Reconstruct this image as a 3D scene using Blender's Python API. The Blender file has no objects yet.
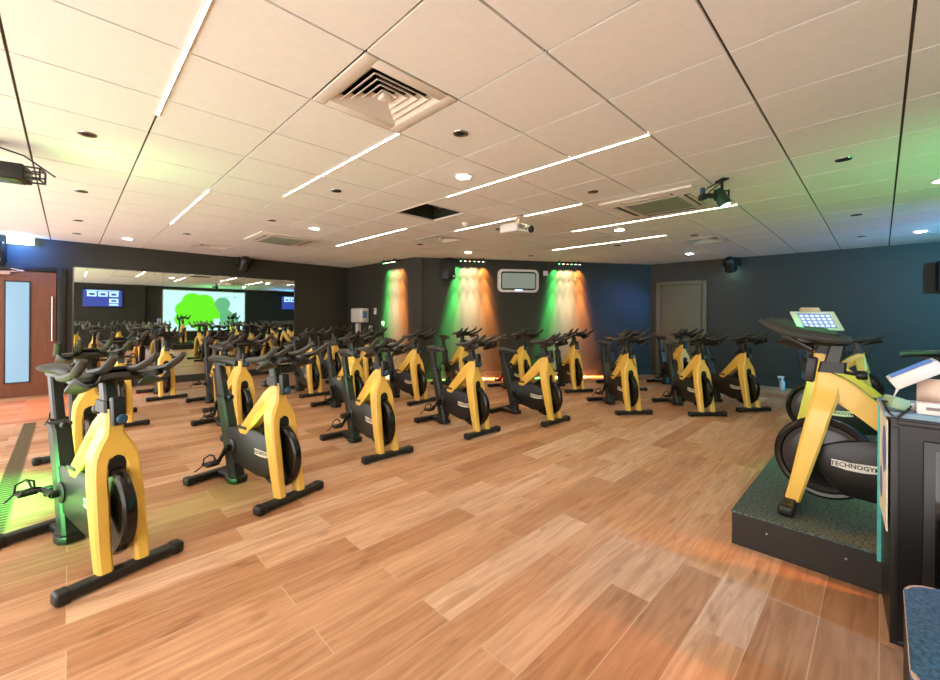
import bpy, bmesh, math, random
from mathutils import Vector, Matrix
random.seed(7)
C = bpy.context.scene.collection
SC = bpy.context.scene
PI = math.pi

# ------------------------------------------------------------------ camera
H = 1.342                      # eye height
TH = 0.7909                    # view direction in the room's grid axes
ROLL = 0.006
cam_d = bpy.data.cameras.new('camera')
cam = bpy.data.objects.new('camera', cam_d); C.objects.link(cam)
fw = Vector((math.cos(TH), math.sin(TH), 0)); rt = Vector((math.sin(TH), -math.cos(TH), 0)); up = Vector((0, 0, 1))
r2 = (rt + up*ROLL).normalized(); u2 = (up - rt*ROLL).normalized()
m = Matrix((r2, u2, -fw)).transposed().to_4x4(); m.translation = (0, 0, H)
cam.matrix_world = m
cam_d.sensor_width = 36; cam_d.sensor_fit = 'HORIZONTAL'
cam_d.lens = 406.46/940*36
cam_d.shift_y = (316.29-340)/940
cam_d.clip_start = .05; cam_d.clip_end = 60
SC.camera = cam

# ------------------------------------------------------------------ light and exposure
SC.view_settings.view_transform = 'Standard'; SC.view_settings.look = 'None'
SC.view_settings.gamma = 1; SC.view_settings.use_curve_mapping = False
SC.view_settings.exposure = 1.36
SC.cycles.max_bounces = 8; SC.cycles.diffuse_bounces = 5; SC.cycles.glossy_bounces = 4
SC.cycles.sample_clamp_indirect = 4.0; SC.cycles.sample_clamp_direct = 0
SC.cycles.caustics_reflective = False; SC.cycles.caustics_refractive = False
SC.cycles.use_denoising = True
w = bpy.data.worlds.new('world'); SC.world = w; w.use_nodes = True
w.node_tree.nodes['Background'].inputs[0].default_value = (1, .94, .90, 1)
w.node_tree.nodes['Background'].inputs[1].default_value = 2.05
STRIP_E = 44.0       # ceiling light strips
DOWN_E = 70.0        # downlights

def spot(name, loc, target, power, color, angle=60, blend=.6, size=.03):
    l = bpy.data.lights.new(name, 'SPOT'); l.energy = power; l.color = color
    l.spot_size = math.radians(angle); l.spot_blend = blend; l.shadow_soft_size = size
    o = bpy.data.objects.new(name, l); C.objects.link(o); o.location = loc
    d = Vector(target) - Vector(loc)
    o.rotation_euler = d.to_track_quat('-Z', 'Y').to_euler()
    return o
GREEN = (.08, 1, .18); ORANGE = (1, .30, .06); WARM = (1, .80, .55); BLUE = (.10, .35, 1); CYAN = (.2, .75, 1)
# coloured spots: some sit at fixtures built further down, the rest are added without one
spot('stage_beam_green', (-.38, 4.45, 2.28), (-.74, 4.4, 0), 1150, GREEN, 46, 1, .08)
spot('added_side_green', (-2.0, 2.55, .40), (.4, 3.35, .30), 330, GREEN, 24, 1, .08)  # added lamp out of view, no fixture; tints the near bikes green
spot('stage_beam_red', (2.66, 9.30, 2.26), (-.3, 8.4, 0), 420, (1, .18, .08), 34, .8, .05)
spot('stage_beam_amber', (3.4, -1.9, 2.40), (2.3, -.02, 0), 130, ORANGE, 34, .8, .05)  # unseen orange lamp for the floor patch, no fixture built
spot('stage_beam_teal', (4.16, .98, 2.30), (4.4, .1, .8), 85, (.08, 1, .40), 60, .9, .04)
spot('desk_beam_blue', (2.2, -2.2, 2.3), (2.5, -.2, .8), 110, (.10, .45, 1), 40, 1, .06)  # unseen blue lamp added for cabinet and speaker tops, no fixture
spot('wall_wash_blue', (7.4, -2.2, 2.35), (9.8, .2, 1.5), 430, (.03, .34, .60), 95, 1, .1)  # unseen blue lamp for the right wall, no fixture
spot('ceiling_wash_green', (4.2, -2.3, 1.0), (4.9, -1.0, 2.58), 75, (.15, 1, .3), 80, 1, .1)  # unseen uplight added to tint the ceiling green, no fixture
spot('ceiling_wash_blue', (7.2, -2.3, 1.6), (7.6, -.6, 2.58), 70, (.2, .45, 1), 80, 1, .1)  # unseen uplight added to tint the ceiling blue, no fixture

spot('stage_beam_blue', (9.36, 2.25, 2.26), (8.9, 4.3, 1.2), 75, (.08, .25, 1), 60, 1, .05)
spot('exit_glow', (-.60, 9.35, 2.44), (-.45, 9.76, 2.36), 30, (.03, .22, 1), 120, 1, .05)  # added lamp standing in for the sign's blue glow on the wall
spot('panel_glow', (-.02, 4.2, 2.05), (.35, 4.3, 2.58), 5, (.2, 1, .25), 110, 1, .05)  # added uplight imitating green spill from the stage panel onto the ceiling

# ------------------------------------------------------------------ materials
def lin(r, g, b):
    f = lambda v: (v/255)/12.92 if v/255 <= .04045 else ((v/255+.055)/1.055)**2.4
    return (f(r), f(g), f(b), 1)
def mat(name, col, rough=.5, metal=0., spec=.5, noise=.0, nscale=40., bump=0., coat=0.):  # procedural surface
    mm = bpy.data.materials.new(name); mm.use_nodes = True
    nt = mm.node_tree; b = nt.nodes['Principled BSDF']
    b.inputs['Base Color'].default_value = col; b.inputs['Roughness'].default_value = rough
    b.inputs['Metallic'].default_value = metal; b.inputs['Specular IOR Level'].default_value = spec
    b.inputs['Coat Weight'].default_value = coat
    if noise or bump:
        tc = nt.nodes.new('ShaderNodeTexCoord'); n = nt.nodes.new('ShaderNodeTexNoise')
        n.inputs['Scale'].default_value = nscale; n.inputs['Detail'].default_value = 4
        nt.links.new(tc.outputs['Object'], n.inputs['Vector'])
        if noise:
            r = nt.nodes.new('ShaderNodeValToRGB')
            r.color_ramp.elements[0].color = [c*(1-noise) for c in col[:3]]+[1]
            r.color_ramp.elements[1].color = [min(1, c*(1+noise)) for c in col[:3]]+[1]
            r.color_ramp.elements[0].position = .3; r.color_ramp.elements[1].position = .7
            nt.links.new(n.outputs['Fac'], r.inputs['Fac']); nt.links.new(r.outputs['Color'], b.inputs['Base Color'])
        if bump:
            bp = nt.nodes.new('ShaderNodeBump'); bp.inputs['Strength'].default_value = bump; bp.inputs['Distance'].default_value = .01
            nt.links.new(n.outputs['Fac'], bp.inputs['Height']); nt.links.new(bp.outputs['Normal'], b.inputs['Normal'])
    return mm
def emit(name, col, strength):
    mm = bpy.data.materials.new(name); mm.use_nodes = True
    b = mm.node_tree.nodes['Principled BSDF']
    b.inputs['Base Color'].default_value = (.02, .02, .02, 1); b.inputs['Roughness'].default_value = .4
    b.inputs['Emission Color'].default_value = col; b.inputs['Emission Strength'].default_value = strength
    return mm
M = {}
M['yellow'] = mat('yellow_paint', lin(240, 194, 84), .38, 0, .5, .04, 6, 0, .25)
M['black'] = mat('black_plastic', lin(21, 21, 19), .42, 0, .5, .08, 60)
M['body'] = mat('charcoal_body', lin(22, 22, 19), .36, 0, .5, .05, 20)
M['tube'] = mat('grey_green_metal', lin(44, 47, 40), .36, .2, .5, .05, 20)
M['disc'] = mat('flywheel_disc', lin(15, 14, 13), .2, 0, .5)
M['rim'] = mat('flywheel_rim', lin(52, 50, 48), .2, .8)
M['chrome'] = mat('chrome', lin(180, 180, 180), .2, 1)
M['rubber'] = mat('grip_rubber', lin(60, 62, 58), .5, 0, .5, .1, 90)
M['saddle'] = mat('saddle_vinyl', lin(44, 46, 44), .42, 0, .5, .05, 40)
M['cream'] = mat('cream_plate', lin(236, 228, 205), .5)
M['ink'] = mat('dark_ink', lin(40, 36, 30), .5)
M['strap'] = mat('black_strap', lin(20, 20, 20), .6)
M['shield'] = mat('blue_lever', lin(44, 84, 110), .3)
M['white'] = mat('white_plastic', lin(226, 222, 214), .4, 0, .5, .03, 20)
M['wallm'] = mat('dark_wall_paint', lin(47, 46, 39), .62, 0, .4, .06, 3, .03)
M['ceil'] = mat('ceiling_tile', lin(241, 238, 233), .9, 0, .2, .02, 30, .05)
M['ceilgap'] = mat('ceiling_gap', lin(88, 76, 62), .9)
M['ventw'] = mat('vent_metal', lin(228, 218, 206), .45)
M['void'] = mat('ceiling_void', lin(40, 42, 26), .9)
M['blackmetal'] = mat('black_fixture_metal', lin(36, 36, 34), .4, .3, .5, .06, 50)
M['darkwood'] = mat('skirting', lin(48, 48, 46), .5)
M['doorg'] = mat('olive_door_paint', lin(92, 86, 66), .5, 0, .4, .04, 8)
M['carpet'] = mat('speckled_rubber', lin(72, 88, 84), .8, 0, .4, .8, 70, .3)
M['podium'] = mat('podium_board', lin(33, 29, 26), .5, 0, .5, .12, 10)
M['cab'] = mat('cabinet_black', lin(14, 13, 13), .35, 0, .5, .1, 30)
M['cabtop'] = mat('cabinet_top', lin(120, 150, 165), .3)
M['speck'] = mat('blue_lit_shell', lin(58, 98, 132), .55, 0, .4, .6, 90, .3)  # blue of the lamp light put into the shell's base colour
M['grille'] = mat('floor_grille_metal', lin(150, 128, 84), .4, .6)
M['beige'] = mat('beige_metal', lin(206, 178, 158), .4, .2)
M['cable'] = mat('cable', lin(24, 24, 24), .5)
M['greenbox'] = mat('pale_green_plastic', lin(150, 180, 140), .45)
M['bottle'] = mat('clear_bottle', lin(205, 214, 214), .25, 0, .5)
M['strip'] = emit('light_strip', (1, .82, .58, 1), STRIP_E)
M['down'] = emit('downlight_lens', (1, .96, .90, 1), DOWN_E)
M['exit'] = emit('exit_sign_face', (.55, .85, 1, 1), 7)
M['screenw'] = emit('screen_white', (.50, .92, .86, 1), .62)
M['screeng'] = emit('screen_green', (.13, .75, .01, 1), .55)
M['screend'] = emit('screen_dark', (.12, .42, .20, 1), .55)
M['tvb'] = emit('tv_blue', (.03, .06, .38, 1), .5)
M['tvl'] = emit('tv_light', (.45, .70, 1, 1), .8)
M['led_w'] = emit('led_white', (1, .9, .8, 1), 6)
M['led_g'] = emit('led_green', (.1, 1, .25, 1), 6)
M['led_o'] = emit('led_orange', (1, .3, .1, 1), 6)
M['doorglass'] = emit('lit_door_glass', (.40, .66, .86, 1), .36)
M['tabscr'] = emit('tablet_screen', (.08, .18, .45, 1), .5)
M['tabico'] = emit('tablet_icons', (.75, .9, 1, 1), .5)
M['lens_teal'] = emit('teal_lens', (.55, 1, .85, 1), 5)
M['wscr'] = emit('wall_monitor_face', (.36, .42, .33, 1), .22)
M['wled'] = emit('monitor_led', (.3, .45, 1, 1), 3)
M['poster_b'] = mat('poster_blue', lin(96, 120, 190), .4)
M['teal'] = mat('teal_edge', lin(90, 190, 185), .2)

def wood_floor():
    mm = bpy.data.materials.new('wood_plank_floor'); mm.use_nodes = True
    nt = mm.node_tree; N = nt.nodes.new; L = nt.links.new; b = nt.nodes['Principled BSDF']
    tc = N('ShaderNodeTexCoord')
    br = N('ShaderNodeTexBrick'); br.offset = .37; br.squash = 1
    br.inputs['Scale'].default_value = 1; br.inputs['Brick Width'].default_value = 1.2; br.inputs['Row Height'].default_value = .19
    br.inputs['Mortar Size'].default_value = .0022; br.inputs['Mortar Smooth'].default_value = .2; br.inputs['Bias'].default_value = 0
    br.inputs['Color1'].default_value = (0, 0, 0, 1); br.inputs['Color2'].default_value = (1, 1, 1, 1)
    L(tc.outputs['Object'], br.inputs['Vector'])
    ramp = N('ShaderNodeValToRGB'); e = ramp.color_ramp.elements
    e[0].color = lin(184, 134, 96); e[1].color = lin(226, 190, 160)
    x = e.new(.5); x.color = lin(210, 162, 124)
    L(br.outputs['Color'], ramp.inputs['Fac'])
    # grain stretched along the boards, shifted per board
    mp = N('ShaderNodeMapping'); mp.inputs['Scale'].default_value = (1.3, 14, 1)
    add = N('ShaderNodeVectorMath'); add.operation = 'ADD'
    sc = N('ShaderNodeVectorMath'); sc.operation = 'SCALE'; sc.inputs['Scale'].default_value = 9
    L(br.outputs['Color'], sc.inputs[0]); L(tc.outputs['Object'], add.inputs[0]); L(sc.outputs[0], add.inputs[1]); L(add.outputs[0], mp.inputs['Vector'])
    n1 = N('ShaderNodeTexNoise'); n1.inputs['Scale'].default_value = 1.6; n1.inputs['Detail'].default_value = 6; n1.inputs['Distortion'].default_value = 1.2
    L(mp.outputs[0], n1.inputs['Vector'])
    gr = N('ShaderNodeValToRGB'); g = gr.color_ramp.elements
    g[0].position = .3; g[0].color = (.70, .60, .52, 1); g[1].position = .70; g[1].color = (1.06, 1.05, 1.04, 1)
    L(n1.outputs['Fac'], gr.inputs['Fac'])
    mu = N('ShaderNodeMix'); mu.data_type = 'RGBA'; mu.blend_type = 'MULTIPLY'; mu.inputs['Factor'].default_value = 1
    L(ramp.outputs['Color'], mu.inputs[6]); L(gr.outputs['Color'], mu.inputs[7])
    # knots
    n2 = N('ShaderNodeTexNoise'); n2.inputs['Scale'].default_value = 5; n2.inputs['Detail'].default_value = 2
    mp2 = N('ShaderNodeMapping'); mp2.inputs['Scale'].default_value = (.8, 2.2, 1); L(add.outputs[0], mp2.inputs['Vector']); L(mp2.outputs[0], n2.inputs['Vector'])
    kr = N('ShaderNodeValToRGB'); k = kr.color_ramp.elements
    k[0].position = .24; k[0].color = (.55, .46, .38, 1); k[1].position = .36; k[1].color = (1, 1, 1, 1)
    L(n2.outputs['Fac'], kr.inputs['Fac'])
    mu2 = N('ShaderNodeMix'); mu2.data_type = 'RGBA'; mu2.blend_type = 'MULTIPLY'; mu2.inputs['Factor'].default_value = .8
    L(mu.outputs[2], mu2.inputs[6]); L(kr.outputs['Color'], mu2.inputs[7])
    jm = N('ShaderNodeMix'); jm.data_type = 'RGBA'; jm.inputs[7].default_value = lin(208, 172, 140)
    L(br.outputs['Fac'], jm.inputs['Factor']); L(mu2.outputs[2], jm.inputs[6])
    L(jm.outputs[2], b.inputs['Base Color'])
    b.inputs['Roughness'].default_value = .42; b.inputs['Specular IOR Level'].default_value = .4
    bp = N('ShaderNodeBump'); bp.inputs['Strength'].default_value = .15; bp.inputs['Distance'].default_value = .003
    L(n1.outputs['Fac'], bp.inputs['Height']); L(bp.outputs['Normal'], b.inputs['Normal'])
    return mm
M['floor'] = wood_floor()
def door_wood():
    mm = mat('brown_door_wood', lin(140, 84, 50), .42)
    nt = mm.node_tree; N = nt.nodes.new; L = nt.links.new; b = nt.nodes['Principled BSDF']
    tc = N('ShaderNodeTexCoord'); mp = N('ShaderNodeMapping'); mp.inputs['Scale'].default_value = (9, 9, .7)
    n = N('ShaderNodeTexNoise'); n.inputs['Scale'].default_value = 3; n.inputs['Detail'].default_value = 5
    L(tc.outputs['Object'], mp.inputs[0]); L(mp.outputs[0], n.inputs['Vector'])
    r = N('ShaderNodeValToRGB'); r.color_ramp.elements[0].color = lin(88, 50, 34); r.color_ramp.elements[1].color = lin(130, 78, 52)
    L(n.outputs['Fac'], r.inputs[0]); L(r.outputs[0], b.inputs['Base Color'])
    return mm
M['doorwood'] = door_wood()
def mirror_mat():
    mm = bpy.data.materials.new('mirror_glass'); mm.use_nodes = True
    b = mm.node_tree.nodes['Principled BSDF']
    b.inputs['Base Color'].default_value = (.80, .86, .80, 1); b.inputs['Metallic'].default_value = 1; b.inputs['Roughness'].default_value = .015
    return mm
M['mirror'] = mirror_mat()

# ------------------------------------------------------------------ mesh helpers
class MB:
    def __init__(s): s.bm = bmesh.new()
    def _done(s, geom_verts, mtx):
        if mtx is not None: bmesh.ops.transform(s.bm, matrix=mtx, verts=geom_verts)
    def box(s, c, d, bev=0., rot=None, seg=2, taper=None):
        r = bmesh.ops.create_cube(s.bm, size=1); v = r['verts']
        for q in v:
            q.co = Vector((q.co.x*d[0], q.co.y*d[1], q.co.z*d[2]))
            if taper and q.co.z > 0: q.co.x *= taper[0]; q.co.y *= taper[1]
        if bev > 0:
            ed = list({e for q in v for e in q.link_edges})
            o = bmesh.ops.bevel(s.bm, geom=ed, offset=bev, segments=seg, affect='EDGES', profile=.5)
            v = list({q for f in o['faces'] for q in f.verts} | {q for q in v if q.is_valid})
        mt = Matrix.Translation(c)
        if rot is not None: mt = mt @ rot.to_4x4()
        bmesh.ops.transform(s.bm, matrix=mt, verts=v)
        return s
    def prism(s, pts, a, b, axis='y', bev=0., inset=None, seg=2):
        # outline in two coordinates, pushed along the third from a to b
        def P(p, t):
            if axis == 'y': return Vector((p[0], t, p[1]))
            if axis == 'x': return Vector((t, p[0], p[1]))
            return Vector((p[0], p[1], t))
        va = [s.bm.verts.new(P(p, a)) for p in pts]; vb = [s.bm.verts.new(P(p, b)) for p in pts]
        n = len(pts); fs = [s.bm.faces.new(va), s.bm.faces.new(vb[::-1])]
        for i in range(n): fs.append(s.bm.faces.new((va[i], vb[i], vb[(i+1) % n], va[(i+1) % n])))
        if bev > 0:
            ed = [e for f in fs[:2] for e in f.edges]
            bmesh.ops.bevel(s.bm, geom=list(set(ed)), offset=bev, segments=seg, affect='EDGES', profile=.5)
        return s
    def loft(s, rings):
        prev = None; first = None
        for r in rings:
            cur = [s.bm.verts.new(Vector(p)) for p in r]
            if prev:
                n = len(cur)
                for i in range(n): s.bm.faces.new((prev[i], prev[(i+1) % n], cur[(i+1) % n], cur[i]))
            else: first = cur
            prev = cur
        s.bm.faces.new(first[::-1]); s.bm.faces.new(prev)
        return s
    def tube(s, pts, r, n=8, flat=1., cap=True, close=False):
        P = [Vector(p) for p in pts]
        if not hasattr(r, '__len__'): r = [r]*len(P)
        ref = Vector((0, 0, 1)); rings = []; m_ = len(P)
        for i, p in enumerate(P):
            if close: t = (P[(i+1) % m_] - P[i-1]).normalized()
            else: t = (P[min(i+1, m_-1)] - P[max(i-1, 0)]).normalized()
            a = t.cross(ref)
            if a.length < 1e-3: a = t.cross(Vector((1, 0, 0)))
            a.normalize(); b = a.cross(t).normalized()
            rings.append([s.bm.verts.new(p + a*math.cos(2*PI*k/n)*r[i] + b*math.sin(2*PI*k/n)*r[i]*flat) for k in range(n)])
        last = len(rings) if close else len(rings)-1
        for i in range(last):
            A, B = rings[i], rings[(i+1) % len(rings)]
            for k in range(n): s.bm.faces.new((A[k], A[(k+1) % n], B[(k+1) % n], B[k]))
        if cap and not close: s.bm.faces.new(rings[0][::-1]); s.bm.faces.new(rings[-1])
        return s
    def lathe(s, prof, c, axis='z', n=24):
        # prof: (radius, height) along the axis, closed at the ends
        def P(r, h, a):
            x, y = r*math.cos(a), r*math.sin(a)
            if axis == 'z': q = Vector((x, y, h))
            elif axis == 'y': q = Vector((x, h, y))
            else: q = Vector((h, x, y))
            return q + Vector(c)
        rings = [[s.bm.verts.new(P(max(r, 1e-4), h, 2*PI*k/n)) for k in range(n)] for r, h in prof]
        for A, B in zip(rings, rings[1:]):
            for k in range(n): s.bm.faces.new((A[k], A[(k+1) % n], B[(k+1) % n], B[k]))
        s.bm.faces.new(rings[0][::-1]); s.bm.faces.new(rings[-1])
        return s
    def build(s, name, material, parent=None, smooth=True, loc=None, rotz=None):
        bmesh.ops.recalc_face_normals(s.bm, faces=s.bm.faces)
        me = bpy.data.meshes.new(name); s.bm.to_mesh(me); s.bm.free()
        mats = material if isinstance(material, (list, tuple)) else [material]
        for q in mats: me.materials.append(q)
        o = bpy.data.objects.new(name, me); C.objects.link(o)
        if smooth:
            for p in me.polygons: p.use_smooth = True
            me.set_sharp_from_angle(angle=math.radians(38))
        if parent is not None: o.parent = parent
        if loc is not None: o.location = loc
        if rotz is not None: o.rotation_euler = (0, 0, rotz)
        return o
def tag(o, label, cat, group=None, kind=None):
    if label: o['label'] = label
    if cat: o['category'] = cat
    if group: o['group'] = group
    if kind: o['kind'] = kind
    return o
def thing(name, label, cat, loc=(0, 0, 0), rotz=0., group=None):
    o = bpy.data.objects.new(name, None); C.objects.link(o); o.empty_display_size = .1
    o.location = loc; o.rotation_euler = (0, 0, rotz)
    return tag(o, label, cat, group)
def struct(o): o['kind'] = 'structure'; return o
def copy_tree(o, parent=None):
    c = o.copy(); C.objects.link(c)
    if parent is not None: c.parent = parent
    for ch in list(o.children): copy_tree(ch, c)
    return c
def text_mesh(body, size, depth, name, material, parent, mtx, widen=1.0):
    cu = bpy.data.curves.new('lettering_curve', 'FONT'); cu.body = body; cu.size = size; cu.extrude = depth
    cu.align_x = 'CENTER'; cu.align_y = 'CENTER'; cu.resolution_u = 2; cu.offset = .02*size
    t = bpy.data.objects.new('lettering_curve', cu); C.objects.link(t)
    dg = bpy.context.evaluated_depsgraph_get()
    me = bpy.data.meshes.new_from_object(t.evaluated_get(dg))
    bpy.data.objects.remove(t); bpy.data.curves.remove(cu)
    me.transform(mtx @ Matrix.Diagonal((widen, 1, 1, 1)))
    me.materials.clear(); me.materials.append(material); me.name = name
    o = bpy.data.objects.new(name, me); C.objects.link(o); o.parent = parent
    return o
def rot3(x, y, z):
    # columns: images of the local axes
    return Matrix((x, y, z)).transposed()

# ------------------------------------------------------------------ room
CZ = 2.583
U0, V0, TS = .9886, 1.7102, .6
XL, YB, YF = -2.2, -2.65, 9.76
PX = 5.17                                    # the pier's side wall
P2, P3 = (5.2, 6.95), (9.72, 3.80)           # the angled back wall
RX = lambda y: 9.72 + .045*(3.80 - y)        # right wall
P4 = (RX(YB), YB)
outline = [(XL, YB), (P4[0], YB), P3, P2, (PX, YF), (XL, YF)]
b = MB(); b.prism(outline, -.10, 0, 'z'); struct(b.build('floor', M['floor'], smooth=False))

def wall_seg(name, a, c, t=.12, z0=0, z1=CZ+.55):
    A, B = Vector((a[0], a[1])), Vector((c[0], c[1])); d = (B-A).normalized(); n = Vector((d.y, -d.x))   # outward to the right of a->c
    q = [A - d*0, B + d*0, B + n*t + d*t, A + n*t - d*t]
    bb = MB(); bb.prism([(p.x, p.y) for p in q], z0, z1, 'z')
    return struct(bb.build(name, M['wallm'], smooth=False))
wall_seg('wall_front', outline[0], outline[1])
wall_seg('wall_right', outline[1], outline[2])
wall_seg('wall_back', outline[2], outline[3])
wall_seg('wall_pier', outline[3], outline[4])
wall_seg('wall_left', outline[4], outline[5])
# unseen side left open for fill light from the world; bars are made up
b = MB()
for k in range(8): b.box((XL-.05, YB+.1+k*(YF-YB-.2)/7, CZ/2), (.07, .07, CZ), .005)
for z in (.04, 2.1, CZ-.04): b.box((XL-.05, (YB+YF)/2, z), (.06, YF-YB, .07), .004)
struct(b.build('added_opening_bars', M['blackmetal'], smooth=False))
# pilaster on the screen wall
b = MB(); b.box((2.15, YB+.09, CZ/2), (.34, .18, CZ)); struct(b.build('trim_1', M['wallm'], smooth=False))

# ceiling: tiles with open joints over a backing sheet; the openings are left out
def clip_poly(poly, edge_a, edge_b):
    out = []; ax, ay = edge_a; bx, by = edge_b
    side = lambda p: (bx-ax)*(p[1]-ay) - (by-ay)*(p[0]-ax)
    for i in range(len(poly)):
        p, q = poly[i], poly[(i+1) % len(poly)]; sp, sq = side(p), side(q)
        if sp >= 0: out.append(p)
        if (sp >= 0) != (sq >= 0):
            t = sp/(sp-sq); out.append((p[0]+(q[0]-p[0])*t, p[1]+(q[1]-p[1])*t))
    return out
STRIPS = {}      # grid line -> list of (start, end) in tiles
strip_list = [(-1, -1.0, 2.4), (0, 5.0, 8.46), (1, 1.0, 4.43), (4, 5.0, 8.5), (3, -1.0, 2.43), (5, 1.0, 4.4), (7, -1.0, 2.4), (9, .95, 4.3)]
OPEN = {(0, 0), (3, 3), (1, 11), (10, 0), (5, 5)}
bt = MB()
G = .0065
for i in range(-6, 16):
    for j in range(-8, 15):
        if (i, j) in OPEN: continue
        x0, y0 = U0+i*TS+G, V0+j*TS+G; x1, y1 = x0+TS-2*G, y0+TS-2*G
        poly = [(x0, y0), (x1, y0), (x1, y1), (x0, y1)]
        # keep to the room
        for a, c in (((XL, YB), (P4[0], YB)), (P4, P3), ((PX, YF), (XL, YF)), ((XL, YF), (XL, YB))):
            poly = clip_poly(poly, a, c)
            if len(poly) < 3: break
        if len(poly) < 3: continue
        cx = sum(p[0] for p in poly)/len(poly); cy = sum(p[1] for p in poly)/len(poly)
        def inside(p): return not (p[0] > PX and (p[1]-P2[1]) > (P3[1]-P2[1])/(P3[0]-P2[0])*(p[0]-P2[0]))
        if not all(inside(p) for p in poly):
            if cx > PX or max(p[0] for p in poly) > PX+.3:
                poly = clip_poly(poly, P3, P2)
                if len(poly) < 3: continue
            elif not inside((cx, cy)): continue
        bt.prism(poly, CZ, CZ+.014, 'z')
ceil = struct(bt.build('ceiling', M['ceil'], smooth=False))
# backing grid above the tiles, with the openings left free
bb = MB()
for i in range(-6, 16):
    for j in range(-8, 15):
        if (i, j) in OPEN: continue
        x0, y0 = U0+i*TS, V0+j*TS
        vs = [bb.bm.verts.new((x, y, CZ+.016)) for x, y in ((x0, y0), (x0+TS, y0), (x0+TS, y0+TS), (x0, y0+TS))]
        bb.bm.faces.new(vs)
bk = struct(bb.build('ceiling_grid', M['ceilgap'], smooth=False)); bk.parent = ceil
b = MB(); b.prism([(XL-.1, YB-.1), (10.3, YB-.1), (10.3, YF+.1), (XL-.1, YF+.1)], CZ+.5, CZ+.54, 'z'); o = struct(b.build('ceiling_slab', M['void'], smooth=False)); o.parent = ceil

# skirting
def skirting(name, a, c, z=.14, t=.02):
    A, B = Vector((a[0], a[1])), Vector((c[0], c[1])); d = (B-A).normalized(); n = Vector((-d.y, d.x))
    q = [A, B, B+n*t, A+n*t]; bb = MB(); bb.prism([(p.x, p.y) for p in q], 0, z, 'z'); return struct(bb.build(name, M['darkwood'], smooth=False))
skirting('baseboard_left', (PX, YF), (.02, YF))
skirting('baseboard_pier', P2, (PX, YF))
skirting('baseboard_back', P3, P2)
skirting('baseboard_right', P4, (RX(2.60), 2.60))
skirting('baseboard_front', (XL, YB), P4)

# doors
d1 = thing('door_1', 'brown wooden door with tall narrow lit glass pane at left', 'door', (0, YF, 0)); struct(d1)
b = MB(); b.prism([(-1.06, .005), (-.14, .005), (-.14, 2.03), (-1.06, 2.03)], -.035, -.002, 'y', .003); b.build('door_leaf', M['doorwood'], d1, smooth=False)
b = MB()
for x0, x1, z0, z1 in ((-.13, -.03, 0, 2.10), (-1.17, -1.07, 0, 2.10), (-1.07, -.13, 2.035, 2.10)): b.box(((x0+x1)/2, -.03, (z0+z1)/2), (x1-x0, .06, z1-z0), .004)
b.build('door_frame', M['blackmetal'], d1)
b = MB(); b.box((-.575, -.037, 1.045), (.25, .012, 1.60), .002); dgl = b.build('door_glass', M['doorglass'], d1)
b = MB()
for x in (-.71, -.44): b.box((x, -.040, 1.045), (.018, .018, 1.636), .003)
for z in (.236, 1.854): b.box((-.575, -.040, z), (.288, .018, .018), .003)
b.build('glazing_bead', M['darkwood'], dgl)
b = MB(); b.tube([(-.185, -.085, .89), (-.185, -.085, 1.63)], .013, 10)
for z in (.95, 1.57): b.tube([(-.185, -.03, z), (-.185, -.085, z)], .009, 8)
b.build('pull_handle', M['chrome'], d1)
b = MB(); b.box((-.78, -.065, 1.985), (.26, .06, .055), .006); b.tube([(-.72, -.09, 2.0), (-.50, -.10, 2.03), (-.66, -.05, 2.06)], .008, 6); b.build('door_closer', M['beige'], d1)

d2 = thing('door_2', 'olive painted flush door in the right wall', 'door', (RX(3.15), 3.15, 0), math.atan2(.045, 1)); struct(d2)
b = MB(); b.box((-.018, 0, 1.04), (.03, .84, 2.06), .003); b.build('door_leaf', M['doorg'], d2)
b = MB()
for y in (-.475, .475): b.box((-.025, y, 1.07), (.05, .09, 2.14), .005)
b.box((-.025, 0, 2.115), (.05, .86, .08), .005); b.build('door_frame', M['doorg'], d2)
for z in (.3, 1.1, 1.85):
    b = MB(); b.tube([(-.042, .425, z-.05), (-.042, .425, z+.05)], .008, 8); b.build('door_hinge', M['chrome'], d2)
b = MB(); b.tube([(-.03, -.36, 1.0), (-.075, -.36, 1.0), (-.075, -.25, 1.0)], .009, 8); b.lathe([(.026, -.04), (.026, -.03)], (0, -.36, 1.0), 'x', 14); b.build('door_handle', M['chrome'], d2)

# mirror
mr = thing('wall_mirror', 'long mirror of three panels on the left wall reflecting the whole studio', 'mirror', (0, YF, 0))
for x0, x1 in ((.07, 1.30), (1.30, 2.52), (2.52, 3.79)):
    b = MB(); b.box(((x0+x1)/2, -.012, (.145+2.14)/2), (x1-x0-.004, .012, 2.14-.145), .0); b.build('mirror_panel', M['mirror'], mr, smooth=False)
b = MB()
for x in (.062, 3.798): b.box((x, -.012, 1.1425), (.012, .02, 2.02))
b.box((1.93, -.012, 2.148), (3.74, .02, .012)); b.build('edge_trim', M['chrome'], mr, smooth=False)

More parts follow.
